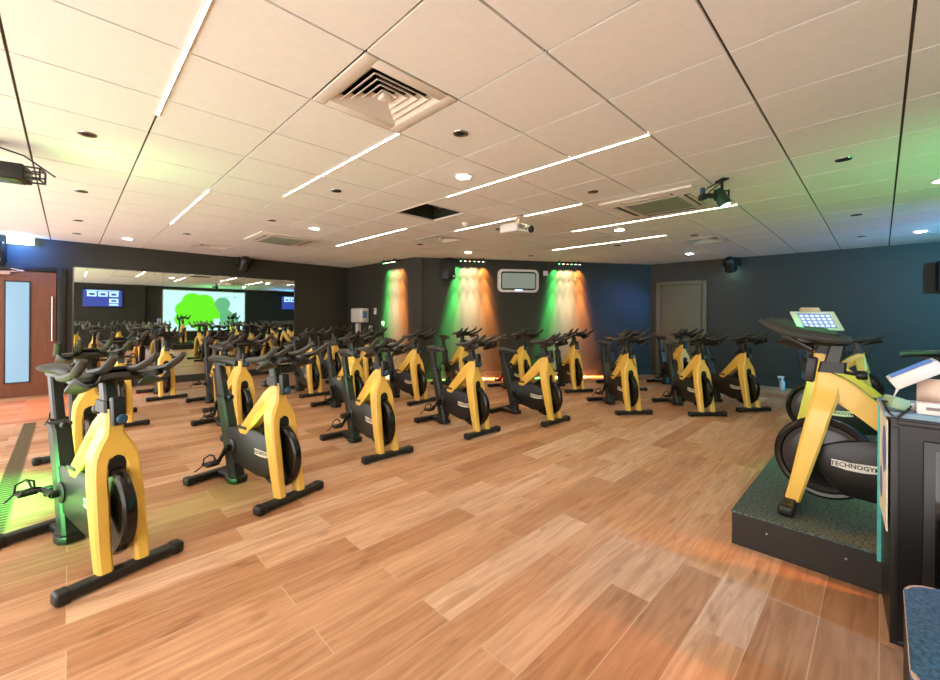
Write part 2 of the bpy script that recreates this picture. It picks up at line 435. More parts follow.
# ------------------------------------------------------------------ ceiling fixtures
strip_lab = ['long warm light strip nearest the camera at top left of the ceiling', 'short-looking warm light strip low on the ceiling near the exit sign wall',
  'warm light strip starting at the corner of the big square diffuser', 'warm light strip above the angled pier and left back wall',
  'longest-looking warm light strip across the middle of the ceiling', 'warm light strip directly above the projector',
  'warm light strip running past the right ceiling cassette to the teal spotlight', 'warm light strip farthest right, low above the back wall']
for (i, a, e), lb in zip(strip_list, strip_lab):
    x = U0+i*TS; y0, y1 = V0+a*TS, V0+e*TS
    t = thing('light_strip', lb, 'ceiling light', (x, (y0+y1)/2, CZ), 0, 'recessed warm light strips'); Ln = y1-y0
    b = MB(); b.box((0, 0, -.001), (.010, Ln, .012), .002); b.build('diffuser', M['strip'], t)
    b = MB()
    for sx in (-.0078, .0078): b.box((sx, 0, -.001), (.005, Ln+.01, .012))
    for sy in (-1, 1): b.box((0, sy*(Ln/2+.006), -.001), (.034, .008, .012))
    b.build('trim', M['ventw'], t)
dl = [((2.5, 1.5), 'lit round downlight beside the middle light strip, nearest the camera'), ((2.5, 6.6), 'lit round downlight left of the open ceiling hatch'),
  ((7.6, 1.5), 'lit round downlight beside the right ceiling cassette'), ((7.5, 6.5), 'small lit downlight above the left wall-wash lamp bar'),
  ((12.6, 1.5), 'small lit downlight above the olive door'), ((7.6, -3.5), 'lit downlight cut by the right edge of the photo'),
  ((12.6, -3.5), 'lit downlight at far right close to the right wall'), ((-.5, 11.6), 'lit downlight close to the left wall above the mirror')]
for (gx, gy), lb in dl:
    x, y = U0+gx*TS, V0+gy*TS
    t = thing('downlight', lb, 'ceiling light', (x, y, CZ), 0, 'round lit downlights')
    b = MB(); b.lathe([(.060, -.0), (.060, -.006), (.078, -.006), (.082, -.002), (.082, .0)], (0, 0, 0), 'z', 28); b.build('trim_ring', M['ventw'], t)
    b = MB(); b.lathe([(.058, -.0085), (.054, -.010), (.0, -.011)], (0, 0, 0), 'z', 24); b.build('lens', M['down'], t)
sp = [((-1.5, 3.57), 'dark recessed spot nearest the camera at left of ceiling'), ((-1.5, 6.62), 'dark recessed spot, second in the row at left of ceiling'), ((-1.5, 9.63), 'dark recessed spot, third in the row at left of ceiling'),
  ((-1.5, 11.7), 'dark recessed spot nearest the left wall, end of the left row'), ((.5, 9.65), 'dark recessed spot beside the far end of the low left light strip'), ((1.5, .5), 'dark recessed spot right of the big square diffuser'),
  ((1.5, 3.5), 'dark recessed spot beside the strip that leaves the big diffuser'), ((1.5, 6.5), 'dark recessed spot left of the downlight by the hatch'), ((4.5, .5), 'dark recessed spot between the middle light strip and the right cassette'),
  ((5.5, -2.5), 'dark recessed spot nearest the camera in the green-lit ceiling at right'), ((9.5, -2.5), 'dark recessed spot, second of the green-lit row at right'), ((12.5, -2.5), 'dark recessed spot of the right row nearest the right wall'),
  ((9.5, .45), 'dark recessed spot just left of the small right vent'), ((5.58, 3.5), 'dark recessed spot just beside the projector'), ((9.6, 2.5), 'dark recessed spot between the two far right light strips'), ((9.5, 5.5), 'dark recessed spot above the white framed wall monitor'), ((5.55, 6.5), 'dark recessed spot just left of the small vent above the back wall')]
sproto = None
for (gx, gy), lb in sp:
    x, y = U0+gx*TS, V0+gy*TS
    if sproto is None:
        t = sproto = thing('recessed_spot', lb, 'recessed light', (x, y, CZ), 0, 'unlit dark recessed spots')
        b = MB(); b.lathe([(.034, -.002), (.034, -.006), (.050, -.006), (.053, -.002), (.053, 0)], (0, 0, 0), 'z', 22); b.build('bezel', M['chrome'], t)
        b = MB(); b.lathe([(.034, -.0065), (.020, -.009), (.0, -.012)], (0, 0, 0), 'z', 16); b.build('eyeball', M['blackmetal'], t)
    else:
        t = copy_tree(sproto); t.location = (x, y, CZ); t['label'] = lb

def diffuser(i, j, label, n=5):
    x, y = U0+(i+.5)*TS, V0+(j+.5)*TS
    t = thing('air_vent', label, 'air vent', (x, y, CZ), rotz=0, group='square ceiling air vents')
    h = TS/2-.006
    b = MB()
    for s in (-1, 1):
        b.box((s*(h-.035), 0, .002), (.07, 2*h, .014), .004); b.box((0, s*(h-.035), .002), (2*h-.14, .07, .014), .004)
    b.build('frame', M['ventw'], t)
    for k in range(n):
        r0 = (h-.075)*(1-k/(n+.15)); r1 = r0-.030; z0, z1 = .004+.004*k, .034+.004*k
        bb = MB(); bm = bb.bm
        def sq(r, z): return [bm.verts.new((sx*r, sy*r, z)) for sx, sy in ((-1, -1), (1, -1), (1, 1), (-1, 1))]
        A, B, A2, B2 = sq(r0, z0-.006), sq(r1-.010, z1), sq(r0+.004, z0-.004), sq(r1-.006, z1+.003)
        for q in range(4):
            p = (q+1) % 4
            bm.faces.new((A[q], A[p], B[p], B[q])); bm.faces.new((A2[q], B2[q], B2[p], A2[p])); bm.faces.new((A[q], A2[q], A2[p], A[p])); bm.faces.new((B[q], B[p], B2[p], B2[q]))
        bb.build('louvre', M['ventw'], t, smooth=False)
    b = MB(); b.box((0, 0, .012), (.055, .055, .03), .004); b.build('centre_plate', M['ventw'], t)
    b = MB()
    for s in (-1, 1):
        b.box((s*(h+.001), 0, .14), (.008, 2*h, .26)); b.box((0, s*(h+.001), .14), (2*h, .008, .26))
    b.box((0, 0, .275), (2*h, 2*h, .01)); b.build('neck', M['blackmetal'], t, smooth=False)
    return t
diffuser(0, 0, 'big square ceiling air diffuser nearest the camera')
diffuser(1, 11, 'small square ceiling vent near the left wall over the mirror')
diffuser(10, 0, 'square ceiling vent near the olive door at right')
diffuser(5, 5, 'square ceiling vent above the left part of back wall')

def cassette(x, y, label):
    t = thing('air_conditioner', label, 'air conditioner', (x, y, CZ), 0, 'ceiling air conditioning cassettes')
    b = MB(); b.box((0, 0, -.012), (.94, .94, .024), .010); b.build('panel', M['ventw'], t)
    b = MB(); b.box((0, 0, -.026), (.54, .54, .010), .004)
    for k in range(-7, 8): b.box((0, k*.034, -.033), (.50, .010, .006))
    b.build('intake_grille', M['ventg'], t, smooth=False)
    for k in range(4):
        a = k*PI/2; R = Matrix.Rotation(a, 3, 'Z')
        b = MB(); b.box(R @ Vector((0, .36, -.0255)), (.52, .055, .006) if k % 2 == 0 else (.055, .52, .006)); sl = b.build('outlet_slot', M['blackmetal'], t, smooth=False)
        b = MB(); b.box(R @ Vector((0, .375, -.032)), (.50, .030, .006) if k % 2 == 0 else (.030, .50, .006), .002); b.build('flap', M['ventw'], sl, smooth=False)
M['ventg'] = mat('cassette_grille', lin(162, 166, 148), .5)
cassette(U0+6.0*TS, V0+0*TS, 'ceiling air conditioner cassette at right beside the teal spotlight')
cassette(U0+2.5*TS, V0+8.6*TS, 'ceiling air conditioner cassette at left near the mirror wall')

# missing tile
hx, hy = U0+3.5*TS, V0+3.5*TS
t = thing('ceiling_hatch', 'open dark hole where one ceiling tile is missing', 'ceiling hatch', (hx, hy, CZ))
b = MB()
for s in (-1, 1): b.box((s*.297, 0, .004), (.016, .61, .02)); b.box((0, s*.297, .004), (.58, .016, .02))
b.build('grid_rim', M['ventw'], t, smooth=False)
b = MB()
for s in (-1, 1): b.box((s*.32, 0, .25), (.01, .65, .46)); b.box((0, s*.32, .25), (.65, .01, .46))
b.build('cavity', M['void'], t, smooth=False)
b = MB(); b.box((-.16, -.05, .16), (.02, .30, .24), 0, Matrix.Rotation(.5, 3, 'Y')); b.build('loose_tile', M['ceil'], t, smooth=False)
b = MB(); b.tube([(.25, -.28, .3), (.2, -.1, .1), (.22, .1, .12), (.26, .28, .3)], .012, 8); b.build('cable_run', mat('red_cable', lin(150, 50, 40), .5), t)

# projector
t = thing('projector', 'white projector hanging from the ceiling at the middle of the room', 'projector', (3.93, 3.15, CZ), math.radians(-90)); t.scale = (1.12, 1.12, 1.12)
b = MB(); b.box((0, 0, -.155), (.24, .33, .095), .018)
b.build('casing', M['white'], t)
b = MB(); b.lathe([(.040, 0), (.040, .022), (.030, .022), (.028, .012), (0, .012)], (.12, .07, -.155), 'x', 20); b.build('lens', M['blackmetal'], t)
b = MB()
for k in range(7): b.box((.1205, -.13+k*.022, -.15), (.004, .010, .05))
b.build('front_vent', M['blackmetal'], t)
b = MB(); b.lathe([(.07, -.001), (.07, -.010), (.02, -.018), (.02, -.108)], (0, 0, 0), 'z', 16); b.box((0, 0, -.100), (.10, .14, .010), .002); b.build('ceiling_mount', M['beige'], t)

# smoke detector
t = thing('smoke_detector', 'small white smoke detector on the ceiling by the open hatch', 'smoke detector', (3.76, 3.89, CZ))
b = MB(); b.lathe([(.052, 0), (.052, -.012), (.042, -.028), (.030, -.04), (0, -.042)], (0, 0, 0), 'z', 20); b.build('base', M['white'], t)
b = MB(); b.lathe([(.012, -.041), (.010, -.048), (0, -.049)], (0, 0, 0), 'z', 10); b.build('sensor_cap', M['white'], t)

def moving_head(loc, rz, label, lens):
    t = thing('stage_light', label, 'stage light', loc, rz, 'small stage lights')
    b = MB(); b.box((.05, 0, 0), (.10, .16, .10), .012); b.build('base', M['blackmetal'], t)
    b = MB()
    for s in (-1, 1): b.box((.14, s*.085, -.03), (.11, .016, .05), .006)
    b.build('yoke', M['blackmetal'], t)
    t.scale = (1.6, 1.6, 1.6)
    R = Matrix.Rotation(.7, 3, 'Y')
    b = MB(); b.lathe([(.045, .10), (.066, .07), (.066, -.04), (.070, -.045), (.070, -.075), (.055, -.075)], (0, 0, 0), 'z', 18)
    bmesh.ops.transform(b.bm, matrix=Matrix.Translation((.17, 0, -.05)) @ R.to_4x4(), verts=b.bm.verts); b.build('head', M['blackmetal'], t)
    b = MB(); b.lathe([(.053, -.070), (.045, -.078), (0, -.082)], (0, 0, 0), 'z', 16)
    bmesh.ops.transform(b.bm, matrix=Matrix.Translation((.17, 0, -.05)) @ R.to_4x4(), verts=b.bm.verts); b.build('lens', lens, t)
    return t
M['lens_dim'] = mat('glass_lens', lin(200, 196, 180), .1)
moving_head((2.66, YF, 2.49), -PI/2, 'black stage light high on left wall above the mirror', M['lens_dim'])
moving_head((RX(2.15), 2.15, 2.49), PI, 'black stage light high on right wall beside the olive door', M['lens_teal'])

# spotlight with arm and cables on the ceiling
t = thing('ceiling_spotlight', 'black spotlight with cables and glowing teal lens hanging beside the right cassette', 'spotlight', (4.17, 1.01, CZ), math.radians(45))
b = MB(); b.box((0, 0, -.008), (.12, .06, .016), .003); b.build('base', M['blackmetal'], t)
b = MB(); b.tube([(0, 0, -.01), (.0, 0, -.11)], .012, 8)
for s in (-1, 1): b.box((0, s*.062, -.14), (.022, .006, .10))
b.box((0, 0, -.10), (.024, .13, .008)); b.build('bracket', M['blackmetal'], t)
R = Matrix.Rotation(-.35, 3, 'X') @ Matrix.Rotation(.25, 3, 'Y')
b = MB(); b.lathe([(.032, .09), (.050, .06), (.052, -.07), (.044, -.07)], (0, 0, 0), 'z', 18); bmesh.ops.transform(b.bm, matrix=Matrix.Translation((0, 0, -.17)) @ R.to_4x4(), verts=b.bm.verts); b.build('lamp_body', mat('green_grey_metal', lin(44, 70, 52), .4, .4), t)
b = MB(); b.lathe([(.044, -.066), (.040, -.073), (0, -.075)], (0, 0, 0), 'z', 18); bmesh.ops.transform(b.bm, matrix=Matrix.Translation((0, 0, -.17)) @ R.to_4x4(), verts=b.bm.verts); b.build('lens', M['lens_teal'], t)
b = MB(); b.tube([(.02, .02, -.02), (.08, .08, -.05), (.07, .13, -.10), (.02, .10, -.14)], .006, 6); b.tube([(.02, -.01, -.02), (.05, .09, -.10), (.02, .05, -.15)], .006, 6); b.build('cable', M['cable'], t)
b = MB(); b.box((.075, .13, -.085), (.035, .035, .07), .008); b.build('cable_plug', M['shield'], t)
b = MB(); b.box((-.01, .12, -.15), (.03, .14, .04), .004); b.box((-.01, .18, -.165), (.06, .05, .045), .006); b.build('side_arm', M['blackmetal'], t)

# wide stage panel light at the left
t = thing('stage_panel_light', 'flat black stage lamp hanging from the ceiling at the left edge', 'stage light', (-.34, 4.47, CZ), math.radians(-12))
b = MB(); b.box((-.04, 0, -.215), (.34, .20, .11), .012); b.build('casing', M['blackmetal'], t)
b = MB(); b.box((-.10, 0, -.08), (.12, .10, .16), .008); b.build('hanging_block', M['blackmetal'], t)
b = MB()
for s in (-1, 1):
    b.box((.17, s*.06, -.17), (.075, .010, .010)); b.box((.17, s*.06, -.215), (.075, .010, .010)); b.box((.17, s*.06, -.255), (.075, .010, .010)); b.box((.205, s*.06, -.215), (.010, .010, .09))
b.box((.205, 0, -.17), (.010, .12, .010)); b.box((.205, 0, -.255), (.010, .12, .010)); b.build('yoke_handle', M['blackmetal'], t)
b = MB(); b.tube([(-.05, .02, -.03), (.10, .03, -.07), (.18, .05, -.13), (.26, .06, -.19)], .006, 6); b.build('cable', M['cable'], t)
b = MB(); b.box((-.04, 0, -.274), (.28, .15, .006), .002); b.build('lens', mat('dull_green_lens', lin(70, 110, 70), .2), t)

# exit sign
t = thing('exit_sign', 'glowing pale blue exit sign box under the ceiling above the brown door', 'exit sign', (-.54, 9.62, CZ))
b = MB(); b.box((0, 0, -.015), (.32, .06, .03), .004); b.build('housing', M['white'], t)
b = MB(); b.box((0, 0, -.085), (.29, .018, .11), .003); b.build('lit_panel', M['exit'], t)

# speakers
def speaker(loc, rz, size, label):
    t = thing('wall_speaker', label, 'loudspeaker', loc, rz); d, w_, h_ = size
    b = MB(); b.prism([(.05, -w_/2), (.05, w_/2), (.05+d, w_*.36), (.05+d, -w_*.36)], -h_/2, h_/2, 'z', .008); b.build('cabinet', M['blackmetal'], t)
    b = MB(); b.box((.052+d, 0, 0), (.010, w_*.66, h_*.92), .004); g_ = b.build('grille', M['black'], t)
    b = MB(); b.box((.059+d, w_*.18, -h_*.36), (.004, w_*.16, w_*.16)); b.build('badge', M['cream'], g_)
    b = MB(); b.box((.025, 0, 0), (.05, .05, .10), .004); b.build('wall_bracket', M['blackmetal'], t)
    return t
speaker((-.80, YF, 2.29), -PI/2, (.20, .22, .33), 'black wall speaker above the brown door at the left edge')
bd = Vector((.82, -.572)); bn = Vector((-.572, -.82)); BA = math.atan2(bn.y, bn.x)
def bw(s, z, off=0): return (P2[0]+bd.x*s+bn.x*off, P2[1]+bd.y*s+bn.y*off, z)
speaker(bw(.66, 2.34), BA+.5, (.20, .24, .44), 'dark speaker on the back wall left of the first lamp bar')
speaker((RX(-.72), -.72, 2.03), PI, (.20, .22, .45), 'black wall speaker cut by the right edge of the photo')

# wash bars
WASH = 11.0
def wash(loc, ang, L, label):
    t = thing('wash_light_bar', label, 'stage light', loc, ang, 'lamp bars washing the back wall in colour')
    b = MB(); b.box((.15, 0, 0), (.07, L, .045), .006); b.build('housing', M['blackmetal'], t)
    for s in (-1, 1):
        b = MB(); b.box((.07, s*L*.40, .02), (.14, .02, .02), .002); b.box((.15, s*L*.40, .035), (.03, .025, .03), .002); b.build('bracket', M['blackmetal'], t)
    for k in range(6):
        b = MB(); b.lathe([(.018, -.022), (.016, -.028), (0, -.030)], (.15, (k-2.5)*L/6.4, 0), 'z', 12); b.build('led_lens', (M['led_w'], M['led_o'], M['led_g'])[(2, 0, 1)[k % 3] if k != 5 else 0], t)
    Rz = Matrix.Rotation(ang, 4, 'Z')
    def W(p): return Matrix.Translation(loc) @ (Rz @ Vector(p))
    # local y grows to the photo's right on these walls when negative
    # each lens throws three stacked cones down the wall; local y is to the photo's left when positive
    for y, k, col, pw in ((.27, .10, GREEN, 1.5), (.14, .03, (1, .85, .55), 1.2), (.0, .0, (1, .80, .52), 1.3), (-.10, -.03, (1, .58, .28), 1.3), (-.25, -.10, ORANGE, 2.0)):
        y *= -1; k *= -1
        for h_, an, pp in ((.26, 66, 2.4), (.80, 34, 15), (2.1, 22, 80)):
            spot('wash_beam', W((.15, y*L/.62, -.05)), W((0, (y+k*h_)*L/.62, -.05-h_)), pw*pp*WASH, col, an, 1, .012)
    for y, col in ((-.19, (1, .22, .05)), (-.06, GREEN), (.07, (1, .22, .05)), (.20, GREEN)):
        spot('wash_beam', W((.09, y*L/.62, -.07)), W((0, y*1.1*L/.62, -.30)), 1.1*WASH, col, 40, 1, .01)
wash(bw(1.22, 2.535), BA, .62, 'lamp bar at left of the back wall, right of the dark speaker')
wash(bw(3.42, 2.535), BA, .62, 'lamp bar at right of the back wall, right of the wall monitor')
wash((PX, 7.62, 2.535), PI, .52, 'lamp bar on the side wall of the pier, leftmost of three')

# white framed monitor on the back wall
def rrect(w_, h_, r, n=6):
    pts = []
    for cx, cy, a0 in ((w_/2-r, h_/2-r, 0), (-w_/2+r, h_/2-r, PI/2), (-w_/2+r, -h_/2+r, PI), (w_/2-r, -h_/2+r, 1.5*PI)):
        for k in range(n+1): a = a0+PI/2*k/n; pts.append((cx+r*math.cos(a), cy+r*math.sin(a)))
    return pts
t = thing('wall_monitor', 'wall monitor with thick rounded white frame on the back wall', 'monitor', bw(2.27, 2.125), BA)
b = MB(); b.prism(rrect(.92, .50, .10), .01, .085, 'x', .015); b.build('frame', M['white'], t)
b = MB(); b.prism(rrect(.80, .40, .06), .080, .090, 'x', .003); b.build('bezel', M['blackmetal'], t)
b = MB(); b.prism(rrect(.75, .335, .04), .088, .093, 'x'); b.build('screen', M['wscr'], t, smooth=False)
b = MB(); b.box((.094, 0, -.205), (.006, .16, .02), .002); b.build('status_light', M['wled'], t)
t = thing('wall_sensor', 'small white box with cable on the back wall right of the monitor', 'sensor', bw(2.91, 2.31), BA)
b = MB(); b.box((.022, 0, 0), (.044, .10, .11), .008); b.build('housing', M['white'], t)
b = MB(); b.tube([(.012, 0, .05), (.010, .0, .15), (.010, 0, .27)], .006, 6); b.build('cable', M['cable'], t)

# things on the pier wall
t = thing('towel_dispenser', 'white paper towel dispenser on the dark wall beyond the bikes', 'dispenser', (PX, 8.94, 1.35), PI)
b = MB(); b.box((.11, 0, 0), (.22, .50, .34), .03); b.build('casing', M['white'], t)
b = MB(); b.box((.12, .251, .02), (.12, .006, .16), .002); b.build('side_window', M['poster_b'], t)
b = MB(); b.box((.10, 0, -.172), (.10, .30, .012), .002); b.build('paper_slot', M['blackmetal'], t)
t = thing('soap_dispenser', 'narrow white sanitiser dispenser left below the towel dispenser', 'dispenser', (PX, 9.12, 1.03), PI)
b = MB(); b.box((.05, 0, 0), (.10, .12, .24), .02); b.build('casing', M['white'], t)
b = MB(); b.tube([(.06, 0, -.12), (.06, 0, -.15)], .012, 8); b.build('nozzle', M['chrome'], t)
t = thing('spray_bottle_holder', 'white spray bottle hung on the wall right below the towel dispenser', 'spray bottle', (PX, 8.52, .98), PI)
b = MB(); b.lathe([(.04, -.13), (.042, -.12), (.042, .0), (.015, .05), (.015, .08)], (.05, 0, 0), 'z', 14); b.build('bottle', M['bottle'], t)
b = MB(); b.box((.055, 0, .10), (.09, .03, .045), .006); b.box((.10, 0, .075), (.012, .016, .05), .003); b.build('trigger_head', M['white'], t)
b = MB(); b.box((.008, 0, .02), (.016, .08, .04)); b.build('hook_plate', M['blackmetal'], t)
for y, z, lb, dk in ((8.41, 1.45, 'white wall plate with dark mark, upper of two', True), (8.08, 1.16, 'white wall switch plate, lower of two, beside green light', False)):
    t = thing('wall_switch', lb, 'switch', (PX, y, z), PI)
    b = MB(); b.box((.006, 0, 0), (.012, .10 if dk else .11, .15 if dk else .11), .004); b.build('plate', M['white'], t)
    b = MB(); b.box((.014, 0, .02 if dk else 0), (.008, .035, .04), .003); b.build('rocker', M['ink'] if dk else M['cream'], t)

# ------------------------------------------------------------------ screen wall (seen in the mirror)
t = thing('projection_screen', 'large lit projection screen on the wall behind the podium, seen in the mirror', 'screen', (4.58, YB, 1.52))
b = MB(); b.box((0, .02, 0), (3.30, .03, 1.86), .004); b.build('frame', M['white'], t)
b = MB(); b.box((0, .038, 0), (3.22, .006, 1.78)); b.build('lit_picture', M['screenw'], t, smooth=False)
def blob(circs, n=72):
    pts = []
    for k in range(n):
        a = 2*PI*k/n; best = 0
        for r in [q*.01 for q in range(1, 140)]:
            x, z = r*math.cos(a), r*math.sin(a)
            if any((x-c[0])**2+(z-c[1])**2 < c[2]**2 for c in circs): best = r
        pts.append((best*math.cos(a), best*math.sin(a)))
    return pts
# in the mirror left and right swap: the green cloud stands at the mirror's left
pts = blob([(0, 0, .42), (.45, -.05, .34), (-.4, -.05, .38), (.2, .28, .34), (-.2, .30, .36), (.65, -.2, .24), (-.5, -.45, .3), (.1, -.5, .42)])
b = MB(); b.prism([(x*1.16-.30, z*1.08+.10) for x, z in pts], .042, .046, 'y'); b.build('green_shape', M['screeng'], t, smooth=False)
pts = blob([(0, .1, .30), (.02, -.12, .22), (.1, -.40, .2), (.25, -.62, .36)])
b = MB(); b.prism([(x*1.1+.66, z*1.05+.24) for x, z in pts], .047, .050, 'y'); b.build('grey_figure_shape', M['screend'], t, smooth=False)
b = MB(); b.box((1.20, .043, .68), (.14, .004, .05)); b.build('corner_logo', M['screend'], t, smooth=False)
b = MB(); b.box((.85, .043, .68), (.30, .004, .025)); b.build('caption_bar', M['screend'], t, smooth=False)
for x, lb in ((1.0, 'wall television with blue dashboard, left one in the mirror'), (8.55, 'wall television with blue dashboard, cut by the mirror right edge')):
    t = thing('television', lb, 'television', (x, YB, 1.98), 0, 'televisions on the screen wall')
    b = MB(); b.box((0, .05, 0), (1.24, .05, .72), .008); b.build('frame', M['blackmetal'], t)
    b = MB(); b.box((0, .077, 0), (1.18, .006, .66)); b.build('screen', M['tvb'], t, smooth=False)
    b = MB(); b.box((0, .0125, 0), (.3, .025, .3)); b.build('wall_bracket', M['blackmetal'], t)
    sx = 1
    b = MB()
    for k in range(3): b.box((-.33+k*.33, .081, .17), (.28, .004, .20))
    b.box((.33, .081, -.10), (.28, .004, .18)); b.box((0, .081, .305), (1.0, .004, .03)); b.box((.33, .081, -.26), (.28, .004, .06))
    b.build('dashboard_tiles', M['tvl'], t, smooth=False)
    b = MB()
    for k in range(3): b.box((-.33+k*.33, .084, .16), (.16, .003, .09))
    b.box((.33, .084, -.10), (.16, .003, .08)); b.build('dashboard_dials', M['tvb'], t, smooth=False)
for (x, z, y, tgt, lb) in ((7.4, 2.35, YB, 0, 'small lamp on the screen wall right of the screen'), ):
    pass

# ------------------------------------------------------------------ floor grille
t = thing('floor_grille', 'narrow slatted floor grille running along the floor beside the left bikes', 'floor grille', (-.325, 5.4, 0))
b = MB()
for s in (-1, 1): b.box((s*.05, 0, .002), (.008, 3.9, .004))
b.build('edge_frame', M['grille'], t, smooth=False)
b = MB(); b.box((0, 0, .0006), (.096, 3.88, .0012)); b.build('channel', M['blackmetal'], t, smooth=False)
b = MB()
for k in range(78): b.box((0, -1.925+k*.05, .002), (.092, .026, .0035))
b.build('slats', M['grille'], t, smooth=False)

# ------------------------------------------------------------------ podium and desk
PXL, PYT, PZ = 2.82, .62, .20
t = thing('podium', 'low black podium with green speckled rubber top under the instructor bikes', 'podium', (4.6, -.5, 0))
x0, x1, y0, y1 = PXL-4.6, 2.0, -1.75+.5, PYT+.5
b = MB(); b.prism([(x0, y0), (x1, y0), (x1, y1), (x0, y1)], 0, PZ-.012, 'z', .004); b.build('base', M['podium'], t, smooth=False)
b = MB(); b.prism([(x0-.004, y0), (x1, y0), (x1, y1+.004), (x0-.004, y1+.004)], PZ-.014, PZ, 'z', .003); b.build('rubber_top', M['carpet'], t, smooth=False)
b = MB()
for yy in (.0, .35, .62, .95): b.lathe([(.006, -.003), (.006, 0)], (x0-.0005, yy, .12), 'x', 10)
b.build('screw_heads', M['chrome'], t)

ca = math.atan2(.024, .40)
t = thing('equipment_cabinet', 'tall black equipment cabinet at right edge beside the podium', 'cabinet', (2.40, -.03, 0), ca)
b = MB(); b.box((.18, -.42, .485), (.36, .84, .91), .004); b.box((.20, -.42, .01), (.34, .78, .02)); b.build('body', M['cab'], t, smooth=False)
b = MB(); b.box((.19, -.42, .952), (.40, .88, .024), .004); b.build('worktop', M['cabtop'], t, smooth=False)
b = MB()
for y in (-.012, -.83): b.box((-.004, y, .46), (.010, .024, .88), .002)
b.box((-.004, -.42, .92), (.010, .80, .02), .002); b.box((-.004, -.42, .03), (.010, .80, .02), .002); b.build('front_frame', M['blackmetal'], t)
dr = MB(); dr.box((-.006, -.42, .46), (.010, .66, .80), .003); dr = dr.build('door', M['cab'], t)
b = MB(); b.box((-.012, -.42, .46), (.004, .60, .74), .001); b.build('door_panel', mat('smoked_glass', lin(14, 14, 14), .08), dr)
b = MB(); b.box((-.016, -.14, .62), (.012, .012, .12), .003); b.build('door_handle', M['chrome'], dr)
t = thing('poster', 'white and blue poster on the left side of the black cabinet', 'poster', (2.40, -.03, 0), ca)
b = MB(); b.box((.19, .008, .69), (.34, .004, .46)); b.build('sheet', M['cream'], t, smooth=False)
b = MB(); b.prism([(.12+.08*math.cos(a*PI/8)*1.1, .78+.10*math.sin(a*PI/8)) for a in range(16)], .0102, .0110, 'y'); b.prism([(.26+.06*math.cos(a*PI/8), .60+.07*math.sin(a*PI/8)) for a in range(16)], .0102, .0110, 'y'); b.build('printed_shapes', M['poster_b'], t, smooth=False)
b = MB(); b.box((.368, .010, .56), (.006, .014, .76)); b.build('clear_edge', M['teal'], t, smooth=False)
b = MB(); b.box((.20, .003, .70), (.05, .006, .3)); b.build('fixing_tape', M['white'], t)

WT = .9645
t = thing('touch_panel', 'white tilted touch panel on a stand on the black cabinet', 'touch panel', (2.50, -.10, WT), 0)
R = rot3(Vector((.25, -.80, .55)).normalized(), Vector((-.95, -.30, 0)).normalized(), Vector((0, 0, 1)))
xa = Vector((.05, -.83, .56)).normalized(); za = Vector((-.07, .56, .83)); ya = za.cross(xa).normalized(); za = xa.cross(ya).normalized()
b = MB(); b.box((.0, .0, .150), (.165, .11, .05), .006, rot3(xa, ya, za)); cs = b.build('casing', M['white'], t)
b = MB(); b.box(Vector((0, 0, .150))+za*.0255, (.14, .09, .003), .001, rot3(xa, ya, za)); b.build('screen', M['tabscr'], cs)
b = MB(); b.box((.03, -.05, .066), (.014, .09, .13), .006, Matrix.Rotation(-.3, 3, 'Z')); b.box((.03, -.05, .004), (.12, .12, .008), .002); b.build('stand', M['beige'], t)
b = MB(); b.tube([(-.06, .05, .09), (-.07, .07, .03), (.0, .04, .007), (.10, .0, .007)], .005, 6); b.build('cable', M['white'], t)
t = thing('adapter_block', 'pale green plug adapter hanging over the cabinet corner', 'adapter', (2.43, -.045, WT+.006), ca+.3)
b = MB(); b.box((.0, .0, .026), (.085, .055, .045), .006, Matrix.Rotation(.25, 3, 'X')); b.build('casing', M['greenbox'], t)
b = MB(); b.tube([(.0, -.03, .02), (-.05, -.02, .01), (-.055, .02, -.03), (-.05, .04, -.01), (-.01, .045, .03), (.03, -.02, .02), (.02, -.055, .010)], .005, 8); b.build('cable', M['cable'], t)
t = thing('label_box', 'small white box with grey label on the cabinet front edge', 'box', (2.435, -.175, WT), ca)
b = MB(); b.box((0, 0, .022), (.05, .15, .044), .003); b.build('carton', M['white'], t)
b = MB(); b.box((-.0255, 0, .024), (.002, .10, .012)); b.build('label', mat('grey_label', lin(130, 120, 112), .5), t)

# floor speaker at the lower right
t = thing('floor_speaker', 'blue-lit speckled floor speaker with ribbed side at lower right corner', 'loudspeaker', (1.69, -.275, 0))
def rbox(w_, d_, r): return [(x, y) for x, y in rrect(w_, d_, r)]
b = MB(); b.prism(rbox(.56, .42, .07), .0, .445, 'z', .01); b.build('body', M['cab'], t)
b = MB(); b.prism(rbox(.58, .44, .08), .44, .48, 'z', .014, seg=3); tp = b.build('top_shell', M['speck'], t)
b = MB(); b.prism(rrect(.10, .05, .02), .478, .482, 'z', .001); bmesh.ops.transform(b.bm, matrix=Matrix.Translation((.20, .10, 0)), verts=b.bm.verts); b.build('handle_recess', M['cab'], tp)
b = MB(); b.tube([(x, y, .474) for x, y in rrect(.572, .432, .08)], .006, 6, close=True); b.build('edge_piping', M['beige'], t)
for k in range(22):
    x = -.24+k*.0229
    b = MB(); b.box((x, .213, .21), (.010, .012, .38), .003); b.build('rib', M['blackmetal'], t)

# spray bottle by the right wall
t = thing('spray_bottle', 'clear spray bottle standing on the floor at the right wall', 'spray bottle', (9.55, 1.30, 0), 1.9)
b = MB(); b.lathe([(.040, 0), (.044, .01), (.044, .13), (.030, .17), (.015, .19), (.015, .21)], (0, 0, 0), 'z', 18); b.build('bottle', M['bottle'], t)
b = MB(); b.box((.02, 0, .235), (.10, .03, .035), .008); b.lathe([(.019, .20), (.019, .225)], (0, 0, 0), 'z', 12); b.build('trigger_head', M['white'], t)
b = MB(); b.tube([(.045, 0, .22), (.055, 0, .19), (.045, 0, .165)], .006, 6); b.build('trigger', M['white'], t)

